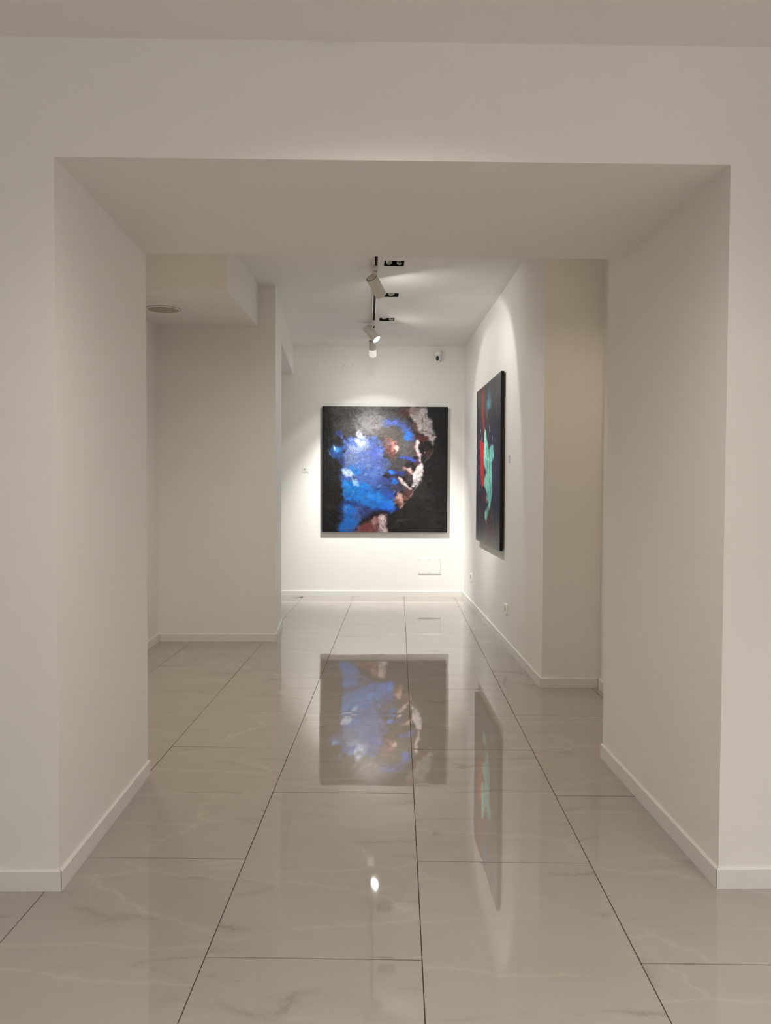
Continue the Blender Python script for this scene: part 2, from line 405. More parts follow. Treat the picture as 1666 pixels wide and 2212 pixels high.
class Canvas:
    def __init__(self, ny, nx, bg, seed):
        self.rs = np.random.RandomState(seed); self.sh = (ny, nx)
        self.v, self.u = np.meshgrid(np.linspace(0, 1, ny), np.linspace(0, 1, nx), indexing='ij')
        self.rgb = np.ones((ny, nx, 3)) * np.array(bg, float)
        self.n1 = fbm(self.sh, 9, 4, self.rs); self.n2 = fbm(self.sh, 9, 4, self.rs)
        self.w1 = fbm(self.sh, 34, 3, self.rs); self.w2 = fbm(self.sh, 34, 3, self.rs)
        self.fine = fbm(self.sh, 40, 3, self.rs); self.fine2 = fbm(self.sh, 60, 2, self.rs)
        self.h = 0.6 * fbm(self.sh, 28, 4, self.rs) + 0.5 * fbm(self.sh, 70, 2, self.rs)
    def warp(self, k):
        k2 = 0.008 + k * 0.2
        return self.u + self.n1 * k + self.w1 * k2, self.v + self.n2 * k + self.w2 * k2
    def put(self, m, col, a=1.0, tex=0.5, var=0.10):
        m = np.clip(m + tex * 4.0 * self.fine * 4 * m * (1 - m), 0, 1) * np.clip(1 + tex * 1.0 * self.fine2, 0, 1) * a
        c = np.array(col, float)[None, None, :] * (1 + var * 2.4 * self.fine2 + var * 2.0 * self.n1)[:, :, None]
        c = c + 26 * var * (self.n2 * np.array([1.0, 0.2, -0.6])[:, None, None]).transpose(1, 2, 0) * 3
        self.rgb = self.rgb * (1 - m[:, :, None]) + c * m[:, :, None]
    def finish(self, amt=0.014, crack=0.22, fleck=0.16, stroke=1.0):
        ny, nx = self.sh                                   # drag the wet paint about, then scrape and fleck it
        a = fbm(self.sh, 26, 3, self.rs, stroke); b = fbm(self.sh, 26, 3, self.rs, stroke)
        U = np.clip((self.u + a * amt * 2) * (nx - 1), 0, nx - 1).astype(int); V = np.clip((self.v + b * amt * 2) * (ny - 1), 0, ny - 1).astype(int)
        self.rgb = 0.35 * self.rgb + 0.65 * self.rgb[V, U]
        for base, amp, sgn in ((48, crack, -1), (64, crack * .8, -1), (56, fleck, 1)):
            r_ = fbm(self.sh, base, 2, self.rs, stroke); p = np.clip(fbm(self.sh, 7, 2, self.rs) * 4 + .35, 0, 1)
            k = np.clip(1 - np.abs(r_) / 0.035, 0, 1) * p
            if sgn < 0: self.rgb = self.rgb * (1 - amp * k[:, :, None])
            else: self.rgb = self.rgb * (1 + 1.5 * amp * k[:, :, None]) + 70 * amp * k[:, :, None]
            self.h = self.h + (0.35 if sgn > 0 else -0.35) * k
    def blob(self, cx, cy, rx, ry, col, a=1.0, ang=0, soft=1.0, wk=0.045, **kw):
        U, V = self.warp(wk); t = R(ang)
        x = (U - cx) * math.cos(t) + (V - cy) * math.sin(t); y = -(U - cx) * math.sin(t) + (V - cy) * math.cos(t)
        d = np.sqrt((x / rx) ** 2 + (y / ry) ** 2)
        m = np.clip((1 + soft * .5 - d) / max(soft, 1e-3), 0, 1); self.put(m * m * (3 - 2 * m), col, a, **kw)
    def poly(self, pts, col, a=1.0, soft=0.035, wk=0.04, **kw):
        U, V = self.warp(wk); P = np.array(pts, float); n = len(P)
        ins = np.zeros(self.sh, bool); dist = np.full(self.sh, 9.0)
        for i in range(n):
            x0, y0 = P[i]; x1, y1 = P[(i + 1) % n]
            c = ((y0 > V) != (y1 > V)) & (U < (x1 - x0) * (V - y0) / (y1 - y0 + 1e-12) + x0)
            ins ^= c
            dx, dy = x1 - x0, y1 - y0; t = np.clip(((U - x0) * dx + (V - y0) * dy) / (dx * dx + dy * dy + 1e-12), 0, 1)
            dist = np.minimum(dist, np.hypot(U - x0 - t * dx, V - y0 - t * dy))
        sd = np.where(ins, -dist, dist); m = np.clip(0.5 - sd / (2 * soft), 0, 1)
        self.put(m * m * (3 - 2 * m), col, a, **kw)
    def line(self, pts, wd, col, a=1.0, soft=0.018, wk=0.03, **kw):
        U, V = self.warp(wk); dist = np.full(self.sh, 9.0)
        wds = wd if isinstance(wd, (list, tuple)) else None
        for i in range(len(pts) - 1):
            (x0, y0), (x1, y1) = pts[i], pts[i + 1]; dx, dy = x1 - x0, y1 - y0
            t = np.clip(((U - x0) * dx + (V - y0) * dy) / (dx * dx + dy * dy + 1e-12), 0, 1)
            ww = (wds[i] + (wds[i+1] - wds[i]) * t) if wds else wd
            dist = np.minimum(dist, np.hypot(U - x0 - t * dx, V - y0 - t * dy) - ww / 2)
        m = np.clip(0.5 - dist / (2 * soft), 0, 1); self.put(m * m * (3 - 2 * m), col, a, **kw)
    def lin(self):
        c = np.clip(self.rgb, 0, 255) / 255
        return 0.7 * np.where(c <= 0.04045, c / 12.92, ((c + 0.055) / 1.055) ** 2.4)

def portrait(n):
    cv = Canvas(n, n, (19, 16, 16), 5)
    q = lambda x, y: ((x - 88) / 1458.0, (y - 98) / 1458.0)
    k = lambda v: v / 1458.0
    PL = lambda pts, *a, **kw: cv.poly([q(*p) for p in pts], *a, **kw)
    LN = lambda pts, wd, *a, **kw: cv.line([q(*p) for p in pts], [k(z) for z in wd] if isinstance(wd, (list, tuple)) else k(wd), *a, **kw)
    BB = lambda x, y, rx, ry, *a, **kw: cv.blob(*q(x, y), k(rx), k(ry), *a, **kw)
    # ground: scraped black, warmer and lighter at lower right
    BB(1250, 1350, 330, 300, (40, 37, 35), 0.8, soft=1.2); BB(1280, 1100, 200, 110, (47, 45, 44), 0.7, soft=1.2)
    BB(1450, 700, 90, 500, (26, 22, 22), 0.8, soft=1.2); BB(200, 1100, 110, 300, (22, 19, 18), 0.8)
    BB(260, 250, 190, 170, (48, 43, 40), 0.9, soft=1.3); BB(190, 1250, 60, 40, (44, 38, 34), 0.5)
    for i in range(16):
        x = 900 + cv.rs.rand() * 520; y = 1170 + cv.rs.rand() * 320; l = 40 + cv.rs.rand() * 110
        LN([(x, y), (x + l, y - 10 + cv.rs.rand() * 26)], 9, (66, 62, 58) if i % 2 else (16, 14, 13), 0.6, wk=0.05)
    # skull, grey and soft; the lighter streak is spot glare painted in
    PL([(230, 90), (1060, 90), (1160, 300), (1190, 480), (1160, 600), (1080, 900), (820, 870), (760, 560), (560, 430), (330, 440), (170, 330)], (66, 61, 59), 0.95, soft=0.06)
    BB(600, 190, 330, 130, (82, 77, 75), 0.9, soft=1.2); BB(660, 330, 170, 120, (118, 114, 118), 0.85, soft=1.2)
    BB(640, 220, 100, 160, (112, 108, 110), 0.6, soft=1.4, ang=-15); BB(900, 160, 130, 90, (72, 66, 64), 0.7, soft=1.2)
    BB(870, 420, 180, 75, (68, 63, 60), 0.9, soft=0.9); BB(1080, 580, 110, 110, (80, 78, 80), 0.8, soft=0.9)
    BB(900, 740, 110, 80, (62, 60, 60), 0.8, soft=0.9); BB(760, 500, 60, 60, (58, 52, 54), 0.8)
    # neck and jaw in blue
    PL([(330, 480), (480, 445), (690, 455), (775, 570), (800, 700), (840, 800), (800, 950), (900, 1120), (945, 1210), (935, 1290), (800, 1312), (640, 1345), (560, 1410), (490, 1580), (285, 1580), (300, 1350), (345, 1200), (318, 1000), (335, 830), (345, 690)], (66, 92, 158), 1.0, soft=0.04)
    BB(560, 640, 170, 140, (88, 104, 158), 0.75, soft=1.0); BB(720, 640, 90, 100, (62, 78, 158), 0.8, soft=0.9)
    BB(740, 800, 110, 130, (74, 88, 142), 0.8, soft=1.0); BB(440, 700, 80, 80, (98, 106, 134), 0.7, soft=1.0)
    BB(620, 880, 170, 120, (66, 96, 165), 0.8, soft=1.0); BB(470, 830, 70, 60, (38, 110, 185), 0.8, soft=0.8)
    BB(790, 1000, 90, 90, (56, 66, 120), 0.8, soft=0.9)
    PL([(330, 930), (440, 960), (560, 985), (700, 1060), (860, 1130), (930, 1190), (935, 1285), (800, 1300), (660, 1325), (540, 1240), (360, 1190)], (24, 104, 186), 0.95, soft=0.03)
    BB(420, 1030, 90, 80, (20, 112, 190), 0.9, soft=0.8); BB(720, 1170, 130, 60, (26, 122, 215), 0.8, ang=18)
    BB(820, 1240, 110, 50, (28, 100, 205), 0.85, ang=8); BB(860, 1110, 90, 60, (40, 70, 160), 0.75, ang=20)
    LN([(340, 1215), (480, 1235), (600, 1290)], 60, (24, 34, 84), 0.8, soft=0.03); BB(590, 1340, 70, 60, (38, 48, 100), 0.8)
    BB(420, 1280, 70, 50, (26, 105, 195), 0.8); BB(420, 1430, 80, 110, (22, 96, 180), 0.85); BB(330, 1500, 60, 80, (24, 92, 175), 0.8)
    BB(310, 1290, 40, 90, (18, 34, 74), 0.7); BB(310, 720, 40, 40, (36, 44, 84), 0.7)
    # pale scumbles
    BB(525, 465, 52, 80, (192, 200, 218), 0.85, soft=1.1, ang=-10); BB(480, 590, 95, 36, (138, 148, 172), 0.85, soft=1.0, ang=-12)
    BB(400, 870, 70, 42, (178, 192, 212), 0.9, soft=0.9, ang=35); BB(485, 960, 34, 60, (150, 176, 214), 0.9, soft=0.9, ang=-25)
    LN([(450, 910), (500, 925)], 14, (16, 26, 60), 0.8)
    # ear
    BB(250, 620, 85, 80, (36, 76, 150), 0.9, soft=0.8); BB(240, 600, 34, 44, (60, 140, 205), 0.9); BB(215, 585, 10, 34, (200, 212, 225), 0.9, ang=-20)
    BB(240, 545, 56, 26, (20, 24, 40), 0.8); BB(265, 390, 46, 34, (44, 58, 128), 0.9); BB(308, 440, 20, 26, (52, 84, 170), 0.9)
    LN([(145, 590), (175, 650), (215, 690)], 5, (120, 132, 150), 0.7, soft=0.004, wk=0.01)
    # brow
    LN([(800, 300), (910, 268), (1010, 300), (1080, 370), (1120, 450)], [40, 60, 70, 90, 70], (66, 86, 160), 0.92, soft=0.035)
    BB(1095, 420, 40, 60, (44, 104, 196), 0.9); BB(900, 280, 60, 22, (76, 94, 185), 0.8)
    # near eye / cheekbone, rosy
    BB(890, 590, 60, 85, (104, 58, 54), 0.85, soft=1.4, ang=-20); BB(930, 560, 44, 60, (160, 108, 102), 0.85, soft=1.4, ang=-25)
    BB(960, 580, 24, 50, (214, 176, 170), 0.9, soft=1.3, ang=-10); BB(835, 515, 50, 36, (110, 76, 72), 0.7, soft=1.4)
    BB(905, 655, 26, 30, (92, 52, 48), 0.8, soft=1.4)
    # nose wing stroke
    LN([(1010, 690), (1090, 690), (1140, 720), (1185, 735)], [18, 30, 44, 48], (58, 82, 190), 0.95)
    # forehead
    BB(1070, 170, 80, 70, (92, 56, 52), 0.9, soft=1.0); BB(1170, 330, 36, 110, (100, 66, 64), 0.85, ang=-20)
    PL([(1120, 100), (1290, 105), (1308, 200), (1362, 260), (1372, 370), (1398, 440), (1385, 545), (1305, 480), (1215, 400), (1175, 300), (1108, 215)], (208, 196, 198), 0.97, soft=0.014, wk=0.03, tex=0.25)
    BB(1150, 140, 60, 40, (150, 118, 116), 0.8, soft=1.0)
    for x0, y0, x1, y1, wv in ((1240, 230, 1260, 340, 8), (1280, 180, 1290, 330, 6), (1300, 130, 1330, 260, 12), (1330, 200, 1365, 240, 16), (1210, 370, 1290, 380, 18), (1230, 400, 1360, 420, 10), (1250, 350, 1240, 410, 12), (1340, 300, 1372, 420, 7), (1350, 430, 1400, 420, 8)):
        LN([(x0, y0), (x1, y1)], wv, (36, 28, 32), 0.5, soft=0.005, wk=0.05)
    # far eye
    BB(1240, 460, 72, 38, (84, 34, 36), 0.95, soft=0.7, ang=12); BB(1215, 415, 40, 16, (44, 22, 26), 0.7)
    BB(1285, 575, 92, 66, (24, 17, 18), 1.0, soft=0.5); BB(1320, 650, 60, 34, (70, 46, 44), 0.8, ang=-25); BB(1275, 630, 10, 8, (190, 150, 140), 0.9)
    LN([(1375, 520), (1385, 620), (1320, 690), (1270, 730)], 6, (120, 108, 106), 0.7, soft=0.004, wk=0.02)
    # nose ridge
    LN([(1195, 500), (1172, 560), (1190, 620), (1225, 670), (1228, 730)], [36, 40, 34, 36, 20], (228, 212, 212), 0.97, soft=0.012)
    LN([(1150, 540), (1150, 600), (1190, 680), (1200, 760)], 22, (110, 64, 66), 0.7, soft=0.015)
    BB(1185, 760, 40, 24, (70, 40, 50), 0.8, ang=-40)
    # far cheek and lips
    PL([(1245, 755), (1262, 760), (1262, 830), (1285, 890), (1240, 955), (1190, 1000), (1150, 1040), (1118, 1032), (1148, 940), (1162, 850), (1205, 785)], (212, 200, 202), 0.97, soft=0.01, tex=0.2)
    LN([(1060, 810), (1110, 822), (1150, 875)], [30, 44, 40], (198, 164, 164), 0.95, soft=0.014)
    LN([(1040, 800), (1080, 850), (1130, 910)], 20, (112, 68, 72), 0.7)
    LN([(830, 880), (950, 900), (1050, 890), (1110, 960)], [30, 40, 50, 50], (38, 34, 40), 0.9, soft=0.02)
    LN([(870, 855), (950, 862), (1030, 872)], [44, 46, 30], (44, 58, 142), 0.95); BB(895, 856, 28, 22, (36, 118, 212), 0.95)
    BB(1100, 930, 36, 46, (60, 52, 56), 0.9)
    BB(890, 980, 110, 60, (48, 62, 124), 0.85, soft=0.9); BB(940, 980, 38, 34, (26, 104, 194), 0.95)
    LN([(990, 920), (1020, 975), (1070, 1010), (1110, 1050)], [30, 44, 44, 40], (224, 206, 206), 0.97, soft=0.012)
    LN([(980, 950), (1010, 1010), (1080, 1070)], 16, (110, 70, 74), 0.7)
    # chin
    BB(950, 1060, 110, 46, (62, 60, 84), 0.8, soft=0.9); BB(1090, 1110, 46, 50, (96, 62, 64), 0.9)
    BB(985, 1185, 48, 84, (134, 90, 86), 0.95, soft=1.0, ang=-12); BB(985, 1140, 30, 30, (212, 178, 172), 0.85, soft=1.3); BB(1005, 1190, 20, 60, (196, 154, 148), 0.75, soft=1.2, ang=-20)
    BB(1065, 1165, 28, 30, (112, 78, 66), 0.9)
    LN([(1225, 950), (1160, 1060), (1110, 1145)], 6, (196, 184, 184), 0.9, soft=0.004, wk=0.01)
    LN([(1065, 1200), (1030, 1240), (985, 1280)], 5, (186, 170, 170), 0.8, soft=0.004, wk=0.01)
    LN([(690, 1300), (830, 1300), (960, 1285)], 26, (30, 44, 150), 0.8, soft=0.015)
    LN([(610, 1420), (700, 1350), (830, 1322), (960, 1320)], [70, 56, 34, 30], (22, 18, 24), 0.9, soft=0.02)
    # throat
    PL([(835, 1340), (862, 1580), (450, 1580), (540, 1500), (640, 1420), (750, 1372)], (126, 80, 80), 0.97, soft=0.018)
    BB(600, 1500, 70, 50, (112, 54, 54), 0.85); BB(690, 1440, 50, 50, (160, 122, 124), 0.8, soft=1.0)
    PL([(748, 1375), (834, 1345), (858, 1580), (750, 1580)], (206, 190, 190), 0.9, soft=0.016)
    for x, y, l in ((770, 1420, 60), (800, 1400, 120), (825, 1380, 130), (780, 1500, 50), (740, 1460, 60)):
        LN([(x, y), (x + 14, y + l)], 7, (44, 30, 34), 0.65, soft=0.005, wk=0.05)
    BB(640, 150, 150, 200, (122, 118, 118), 0.45, soft=1.5, ang=-12); BB(560, 520, 60, 60, (170, 180, 200), 0.4, soft=1.3)  # grey veil towards the top edge: lamp glare painted into the canvas
    for i in range(46):
        x = 110 + cv.rs.rand() * 1400; y = 110 + cv.rs.rand() * 1420; l = 10 + cv.rs.rand() * 40; t = cv.rs.rand() * 6.3
        LN([(x, y), (x + l * math.cos(t), y + l * math.sin(t))], 4, (120, 112, 106) if i % 3 == 0 else (14, 12, 14), 0.45, soft=0.004, wk=0.04)
    face = [(330, 480), (480, 445), (690, 455), (775, 570), (800, 700), (840, 800), (800, 950), (900, 1120), (935, 1280), (640, 1330), (340, 1190), (330, 830)]
    for i in range(110):
        x = 340 + cv.rs.rand() * 560; y = 440 + cv.rs.rand() * 860
        if y > 1120 and x > 700 and i % 2: continue
        if x > 800 and y < 1050: continue
        low = y > 960
        pal = [(96, 158, 214), (18, 84, 170), (40, 130, 214), (16, 40, 100)] if low else [(132, 146, 190), (44, 60, 118), (84, 112, 186), (110, 118, 150)]
        l = 20 + cv.rs.rand() * 70; t = -0.5 + cv.rs.rand() * 1.6
        LN([(x, y), (x + l * math.cos(t), y + l * math.sin(t))], 8 + cv.rs.rand() * 12, pal[i % 4], 0.42, soft=0.014, wk=0.07)
    for i in range(50):
        x = 130 + cv.rs.rand() * 850; y = 110 + cv.rs.rand() * 320; l = 20 + cv.rs.rand() * 70; t = -0.6 + cv.rs.rand() * 1.4
        LN([(x, y), (x + l * math.cos(t), y + l * math.sin(t))], 9, (96, 90, 86) if i % 2 else (40, 36, 34), 0.35, soft=0.012, wk=0.07)
    for i in range(60):
        x = 880 + cv.rs.rand() * 620; y = 900 + cv.rs.rand() * 620; l = 20 + cv.rs.rand() * 60; t = -0.4 + cv.rs.rand() * 0.9
        if y < 1250 and x < 1130: continue
        LN([(x, y), (x + l * math.cos(t), y + l * math.sin(t))], 7, (62, 58, 54) if i % 2 else (12, 10, 10), 0.4, soft=0.008, wk=0.07)
    cv.finish()
    return cv

def streaks(n):
    cv = Canvas(n, n, (33, 28, 40), 9)
    zf, zn = 8.29, 6.76
    def q(x, y):                                   # measured along the oblique view, straightened on to the canvas
        s = (x - 147) / (411 - 147.0); z = 1 / (1 / zf + (1 / zn - 1 / zf) * s); u = (zf - z) / (zf - zn)
        yt = 337 + (112 - 337) * s; ybm = 1937 + (2065 - 1937) * s
        return u, (y - yt) / (ybm - yt)
    PL = lambda pts, *a, **kw: cv.poly([q(*p) for p in pts], *a, **kw)
    LN = lambda pts, wd, *a, **kw: cv.line([q(*p) for p in pts], wd, *a, **kw)
    cv.blob(0.6, 0.05, 0.8, 0.16, (58, 52, 48), 0.9, soft=1.4); cv.blob(0.1, 0.2, 0.2, 0.3, (44, 36, 36), 0.7, soft=1.3)  # lighter band along the top is lamp glare painted in
    cv.blob(0.85, 0.45, 0.2, 0.4, (30, 28, 46), 0.8, soft=1.3); cv.blob(0.5, 0.97, 0.8, 0.16, (84, 76, 74), 0.9, soft=1.4)  # grey band along the bottom carries lamp glare in its colour
    cv.blob(0.15, 0.85, 0.2, 0.12, (52, 44, 46), 0.8, soft=1.2)
    LN([(210, 290), (212, 420), (215, 560), (225, 680)], [0.16, 0.15, 0.12, 0.05], (122, 34, 30), 0.9, soft=0.03)
    LN([(228, 690), (232, 800)], 0.05, (150, 30, 28), 0.9)
    PL([(188, 860), (205, 900), (228, 880), (236, 1000), (232, 1150), (236, 1340), (215, 1370), (198, 1330), (190, 1100)], (186, 32, 30), 1.0, soft=0.014, wk=0.025)
    LN([(222, 1480), (240, 1500)], 0.035, (120, 22, 30), 0.8)
    LN([(250, 420), (252, 520), (262, 600)], 0.035, (84, 82, 58), 0.8)
    PL([(268, 330), (284, 300), (300, 380), (308, 480), (290, 530), (270, 530), (262, 460)], (78, 142, 164), 0.95, soft=0.03)
    PL([(250, 330), (290, 250), (310, 420), (300, 520)], (44, 62, 78), 0.5, soft=0.04)
    tq = (118, 196, 176)
    PL([(238, 740), (250, 760), (266, 860), (282, 960), (318, 900), (332, 900), (344, 1020), (330, 1080), (315, 1100), (320, 1200), (322, 1380), (325, 1420), (318, 1500), (300, 1620), (285, 1650), (258, 1750), (245, 1700), (243, 1640), (270, 1610), (285, 1540), (262, 1430), (230, 1340), (236, 1250), (262, 1210), (230, 1130), (228, 1020)], tq, 1.0, soft=0.014, wk=0.02, tex=0.3, var=0.2)
    for x, y0, y1, c in ((245, 800, 1080, (178, 226, 212)), (290, 980, 1180, (60, 128, 124)), (262, 1260, 1400, (176, 222, 206)), (318, 930, 1060, (70, 150, 160)), (278, 1080, 1230, (168, 220, 208)), (300, 1300, 1420, (74, 140, 128)), (305, 1440, 1600, (86, 146, 130)), (255, 1650, 1720, (178, 214, 200))):
        LN([(x, y0), (x + 4, y1)], 0.035, c, 0.8, soft=0.015, wk=0.05)
    for x, y in ((293, 710), (193, 745), (275, 760), (205, 830), (320, 810), (268, 1490), (255, 1470)):
        LN([(x, y), (x + 1, y + 30)], 0.018, (176, 178, 178), 0.85, soft=0.008)
    LN([(330, 1700), (345, 1830)], 0.05, (92, 96, 90), 0.7, soft=0.03); LN([(295, 1720), (305, 1830)], 0.13, (92, 34, 34), 0.6, soft=0.05)
    for i in range(40):
        u = cv.rs.rand(); v0 = 0.84 + cv.rs.rand() * 0.12
        cv.line([(u, v0), (u + 0.01, v0 + 0.03 + cv.rs.rand() * 0.07)], 0.006, (40, 34, 36) if i % 2 else (118, 110, 106), 0.5, soft=0.004)
    cv.finish(0.018, 0.3, 0.2, 2.6)
    return cv

def paint_mat(name):
    m = mat(name, (0.1, 0.1, 0.1, 1), 0.42, spec=0.35); nt = m.node_tree
    a = nt.nodes.new('ShaderNodeAttribute'); a.attribute_name = 'paint'
    nt.links.new(a.outputs['Color'], nt.nodes['Principled BSDF'].inputs['Base Color'])
    return m

def make_painting(name, W, H, T, cv, relief=0.0035):
    """local frame: x to the right, z up, canvas faces -y, back on y=0, origin at bottom centre"""
    root = empty(name)
    ny, nx = cv.sh
    xs_ = (np.arange(nx) / (nx - 1) - 0.5) * W; zs_ = H - np.arange(ny) / (ny - 1) * H
    h = (0.5 + np.clip(cv.h, -0.5, 0.5)) * relief
    ew = np.minimum.reduce([np.minimum(cv.u, 1 - cv.u), np.minimum(cv.v, 1 - cv.v)]); h = h * np.clip(ew / 0.02, 0, 1)
    co = np.empty((ny, nx, 3)); co[..., 0] = xs_[None, :]; co[..., 1] = -T - h; co[..., 2] = zs_[:, None]
    idx = np.arange(ny * nx).reshape(ny, nx)
    quads = np.stack([idx[1:, :-1], idx[1:, 1:], idx[:-1, 1:], idx[:-1, :-1]], -1).reshape(-1, 4)
    me = bpy.data.meshes.new('painted_canvas')
    me.vertices.add(ny * nx); me.vertices.foreach_set('co', co.reshape(-1))
    me.loops.add(quads.size); me.loops.foreach_set('vertex_index', quads.reshape(-1).astype(np.int32))
    me.polygons.add(len(quads)); me.polygons.foreach_set('loop_start', np.arange(0, quads.size, 4, dtype=np.int32))
    me.polygons.foreach_set('loop_total', np.full(len(quads), 4, np.int32)); me.update(calc_edges=True); me.validate()
    at = me.color_attributes.new('paint', 'FLOAT_COLOR', 'POINT')
    rgba = np.ones((ny * nx, 4), np.float32); rgba[:, :3] = cv.lin().reshape(-1, 3); at.data.foreach_set('color', rgba.reshape(-1))
    me.polygons.foreach_set('use_smooth', np.ones(len(quads), bool))
    link('painted_canvas', me, paint_mat(name + '_paint'), root)
    bm = bmesh.new(); b_box(bm, -W/2, W/2, -T + 0.0004, -0.012, 0, H)
    from_bm('canvas_edge', bm, mat('black_canvas_edge', srgb(26, 21, 18), 0.55, spec=0.3), root)
    bm = bmesh.new()
    for x0, x1, z0, z1 in ((-W/2 + .02, W/2 - .02, .02, .06), (-W/2 + .02, W/2 - .02, H - .06, H - .02), (-W/2 + .02, -W/2 + .06, .06, H - .06), (W/2 - .06, W/2 - .02, .06, H - .06)):
        b_box(bm, x0, x1, -0.012, -0.0005, z0, z1)
    from_bm('stretcher_frame', bm, mat('stretcher_wood', srgb(150, 120, 85), 0.7), root)
    return root

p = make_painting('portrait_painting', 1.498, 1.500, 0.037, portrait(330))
p.location = (-0.166, yb(-0.166) - 0.001, 0.776); p.rotation_euler = (R(0.3), 0, math.atan(0.03))
tag(p, 'square oil painting of a blue lit face on black, on the back wall', 'painting')
yc_ = 7.525
p = make_painting('abstract_painting', 1.50, 1.508, 0.040, streaks(260))
p.location = (xrw(yc_) - 0.001, yc_, 0.782); p.rotation_euler = (0, 0, -math.pi/2 + math.atan(0.0367))
tag(p, 'dark square painting with red and turquoise streaks on the right corridor wall', 'painting')

# ------------------------------------------------------------------ lighting track and spotlights
TR0, TR1 = Vector((-0.115, 4.45, COR_H)), Vector((-0.297, 9.03, COR_H))
def track():
    d = TR1 - TR0; L = d.length
    root = empty('lighting_track', TR0, math.atan2(-d.x, d.y))
    hw, hh, t = 0.0165, 0.026, 0.0035
    bm = bmesh.new()
    b_box(bm, -hw, -hw + 0.009, 0, L, -hh, 0); b_box(bm, hw - t, hw, 0, L, -hh, 0); b_box(bm, -hw + 0.009, hw - t, 0, L, -0.006, 0)
    from_bm('rail', bm, M_LAMPW, root)
    bm = bmesh.new(); b_box(bm, -hw + 0.009, hw - t, 0.002, L - 0.002, -0.011, -0.006); from_bm('insert', bm, M_DARKBR, root)
    bm = bmesh.new(); b_box(bm, 0.001, 0.006, 0.002, L - 0.002, -0.013, -0.011); from_bm('conductor_strip', bm, M_COPPER, root)
    bm = bmesh.new(); b_box(bm, -hw - .001, hw + .001, L, L + 0.02, -hh - .001, 0); from_bm('end_cap', bm, M_LAMPW, root)
    tag(root, 'thin white lighting track running along the corridor ceiling', 'track')
track()
trx = lambda y: TR0.x + (TR1.x - TR0.x) * (y - TR0.y) / (TR1.y - TR0.y)

def spotlight(centre, axis, y_ad, label, core, wide, glow, core_deg, wide_deg, Lh=0.168, r=0.045, collar=0.0):
    a = Vector(axis).normalized(); c = Vector(centre)
    root = empty('track_spotlight', (trx(y_ad), y_ad, COR_H))
    inv = Matrix.Translation(-Vector(root.location))
    def fin(name, bm, m, parent=root, sm=40):
        for v in bm.verts: v.co = v.co - Vector(root.location)
        o = from_bm(name, bm, m, parent); edge_smooth(o, sm); return o
    # adaptor clipped under the rail
    bm = bmesh.new(); z = COR_H - 0.026
    b_box(bm, trx(y_ad) - 0.0175, trx(y_ad) + 0.0175, y_ad - 0.062, y_ad + 0.062, z - 0.014, z - 0.0005)
    b_box(bm, trx(y_ad) - 0.011, trx(y_ad) + 0.011, y_ad - 0.072, y_ad - 0.062, z - 0.010, z - 0.001)
    fin('adaptor', bm, M_LAMPW)
    # stem to the joint at the lamp body
    j = c - a * 0.03 + Vector((0, 0, 1)) * 0.0
    top = Vector((trx(y_ad), y_ad + 0.03, z - 0.012)); d = j - top
    bm = bmesh.new(); b_lathe(bm, [(0.015, 0), (0.012, d.length * .35), (0.010, d.length * .7)], d, top, 20); fin('stem', bm, M_LAMPW)
    bk = c - a * (Lh / 2)
    # lamp body: open tube with wall thickness and a recessed reflector
    bm = bmesh.new(); rr = r
    b_lathe(bm, [(rr - .002, 0), (rr, 0.002), (rr, Lh - .002), (rr - .001, Lh), (rr - .0035, Lh), (rr - .0035, Lh - .006), (0.0, Lh - .008)], a, bk, 48, cap=True)
    body = fin('lamp_body', bm, M_LAMPW)
    if collar:                                     # pale, slightly emissive collar round the lens end
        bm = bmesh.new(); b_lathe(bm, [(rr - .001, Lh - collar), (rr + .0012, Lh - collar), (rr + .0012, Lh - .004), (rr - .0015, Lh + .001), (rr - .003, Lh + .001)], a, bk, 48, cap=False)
        fin('pale_collar', bm, M_COLLAR)
    bm = bmesh.new(); b_lathe(bm, [(rr - .0055, -0.0022), (rr - .001, -0.0022), (rr - .001, 0.0), (rr - .0055, 0.0)], a, bk, 48, cap=False)
    fin('gap_ring', bm, M_GREY)
    bm = bmesh.new(); b_lathe(bm, [(rr - .006, -0.0025), (rr - .0055, 0.0), (0.0, 0.0)] [::-1], a, bk, 48, cap=True)
    b_lathe(bm, [(rr - .0045, -0.002), (0.0, -0.002)], a, bk, 48, cap=False)
    fin('back_cap', bm, M_LAMPW)
    bm = bmesh.new(); b_lathe(bm, [(rr - .004, Lh - .0025), (0, Lh - .0025)], a, bk, 48, cap=False); fin('lens', bm, M_LENS)
    q = a.to_track_quat('-Z', 'Y')
    tip = (bk + a * (Lh + .004)) - Vector(root.location)
    for nm, pw, deg, bl in (('beam', core, core_deg, 0.9), ('spill', wide, wide_deg, 0.22)):
        ld = bpy.data.lights.new('spotlight_' + nm, 'SPOT'); ld.energy = pw; ld.spot_size = R(deg); ld.spot_blend = bl
        ld.shadow_soft_size = 0.013; ld.color = SPOT_COL
        lo = bpy.data.objects.new('spotlight_' + nm, ld); C.objects.link(lo); lo.parent = root
        lo.location = tip; lo.rotation_euler = q.to_euler()
    ld = bpy.data.lights.new('spotlight_glow', 'AREA'); ld.shape = 'DISK'; ld.size = 2 * (r - .005); ld.energy = glow; ld.color = SPOT_COL
    lo = bpy.data.objects.new('spotlight_glow', ld); C.objects.link(lo); lo.parent = root; lo.location = tip; lo.rotation_euler = q.to_euler()
    tag(root, label, 'spotlight', 'track spotlights'); return root
spotlight((-0.180, 6.27, 2.862), (0.42, 0.637, -0.636), 6.155, 'nearest white cylindrical track spotlight, its back facing out, below the front square downlight', 145, 23, 3.0, 50, 108)
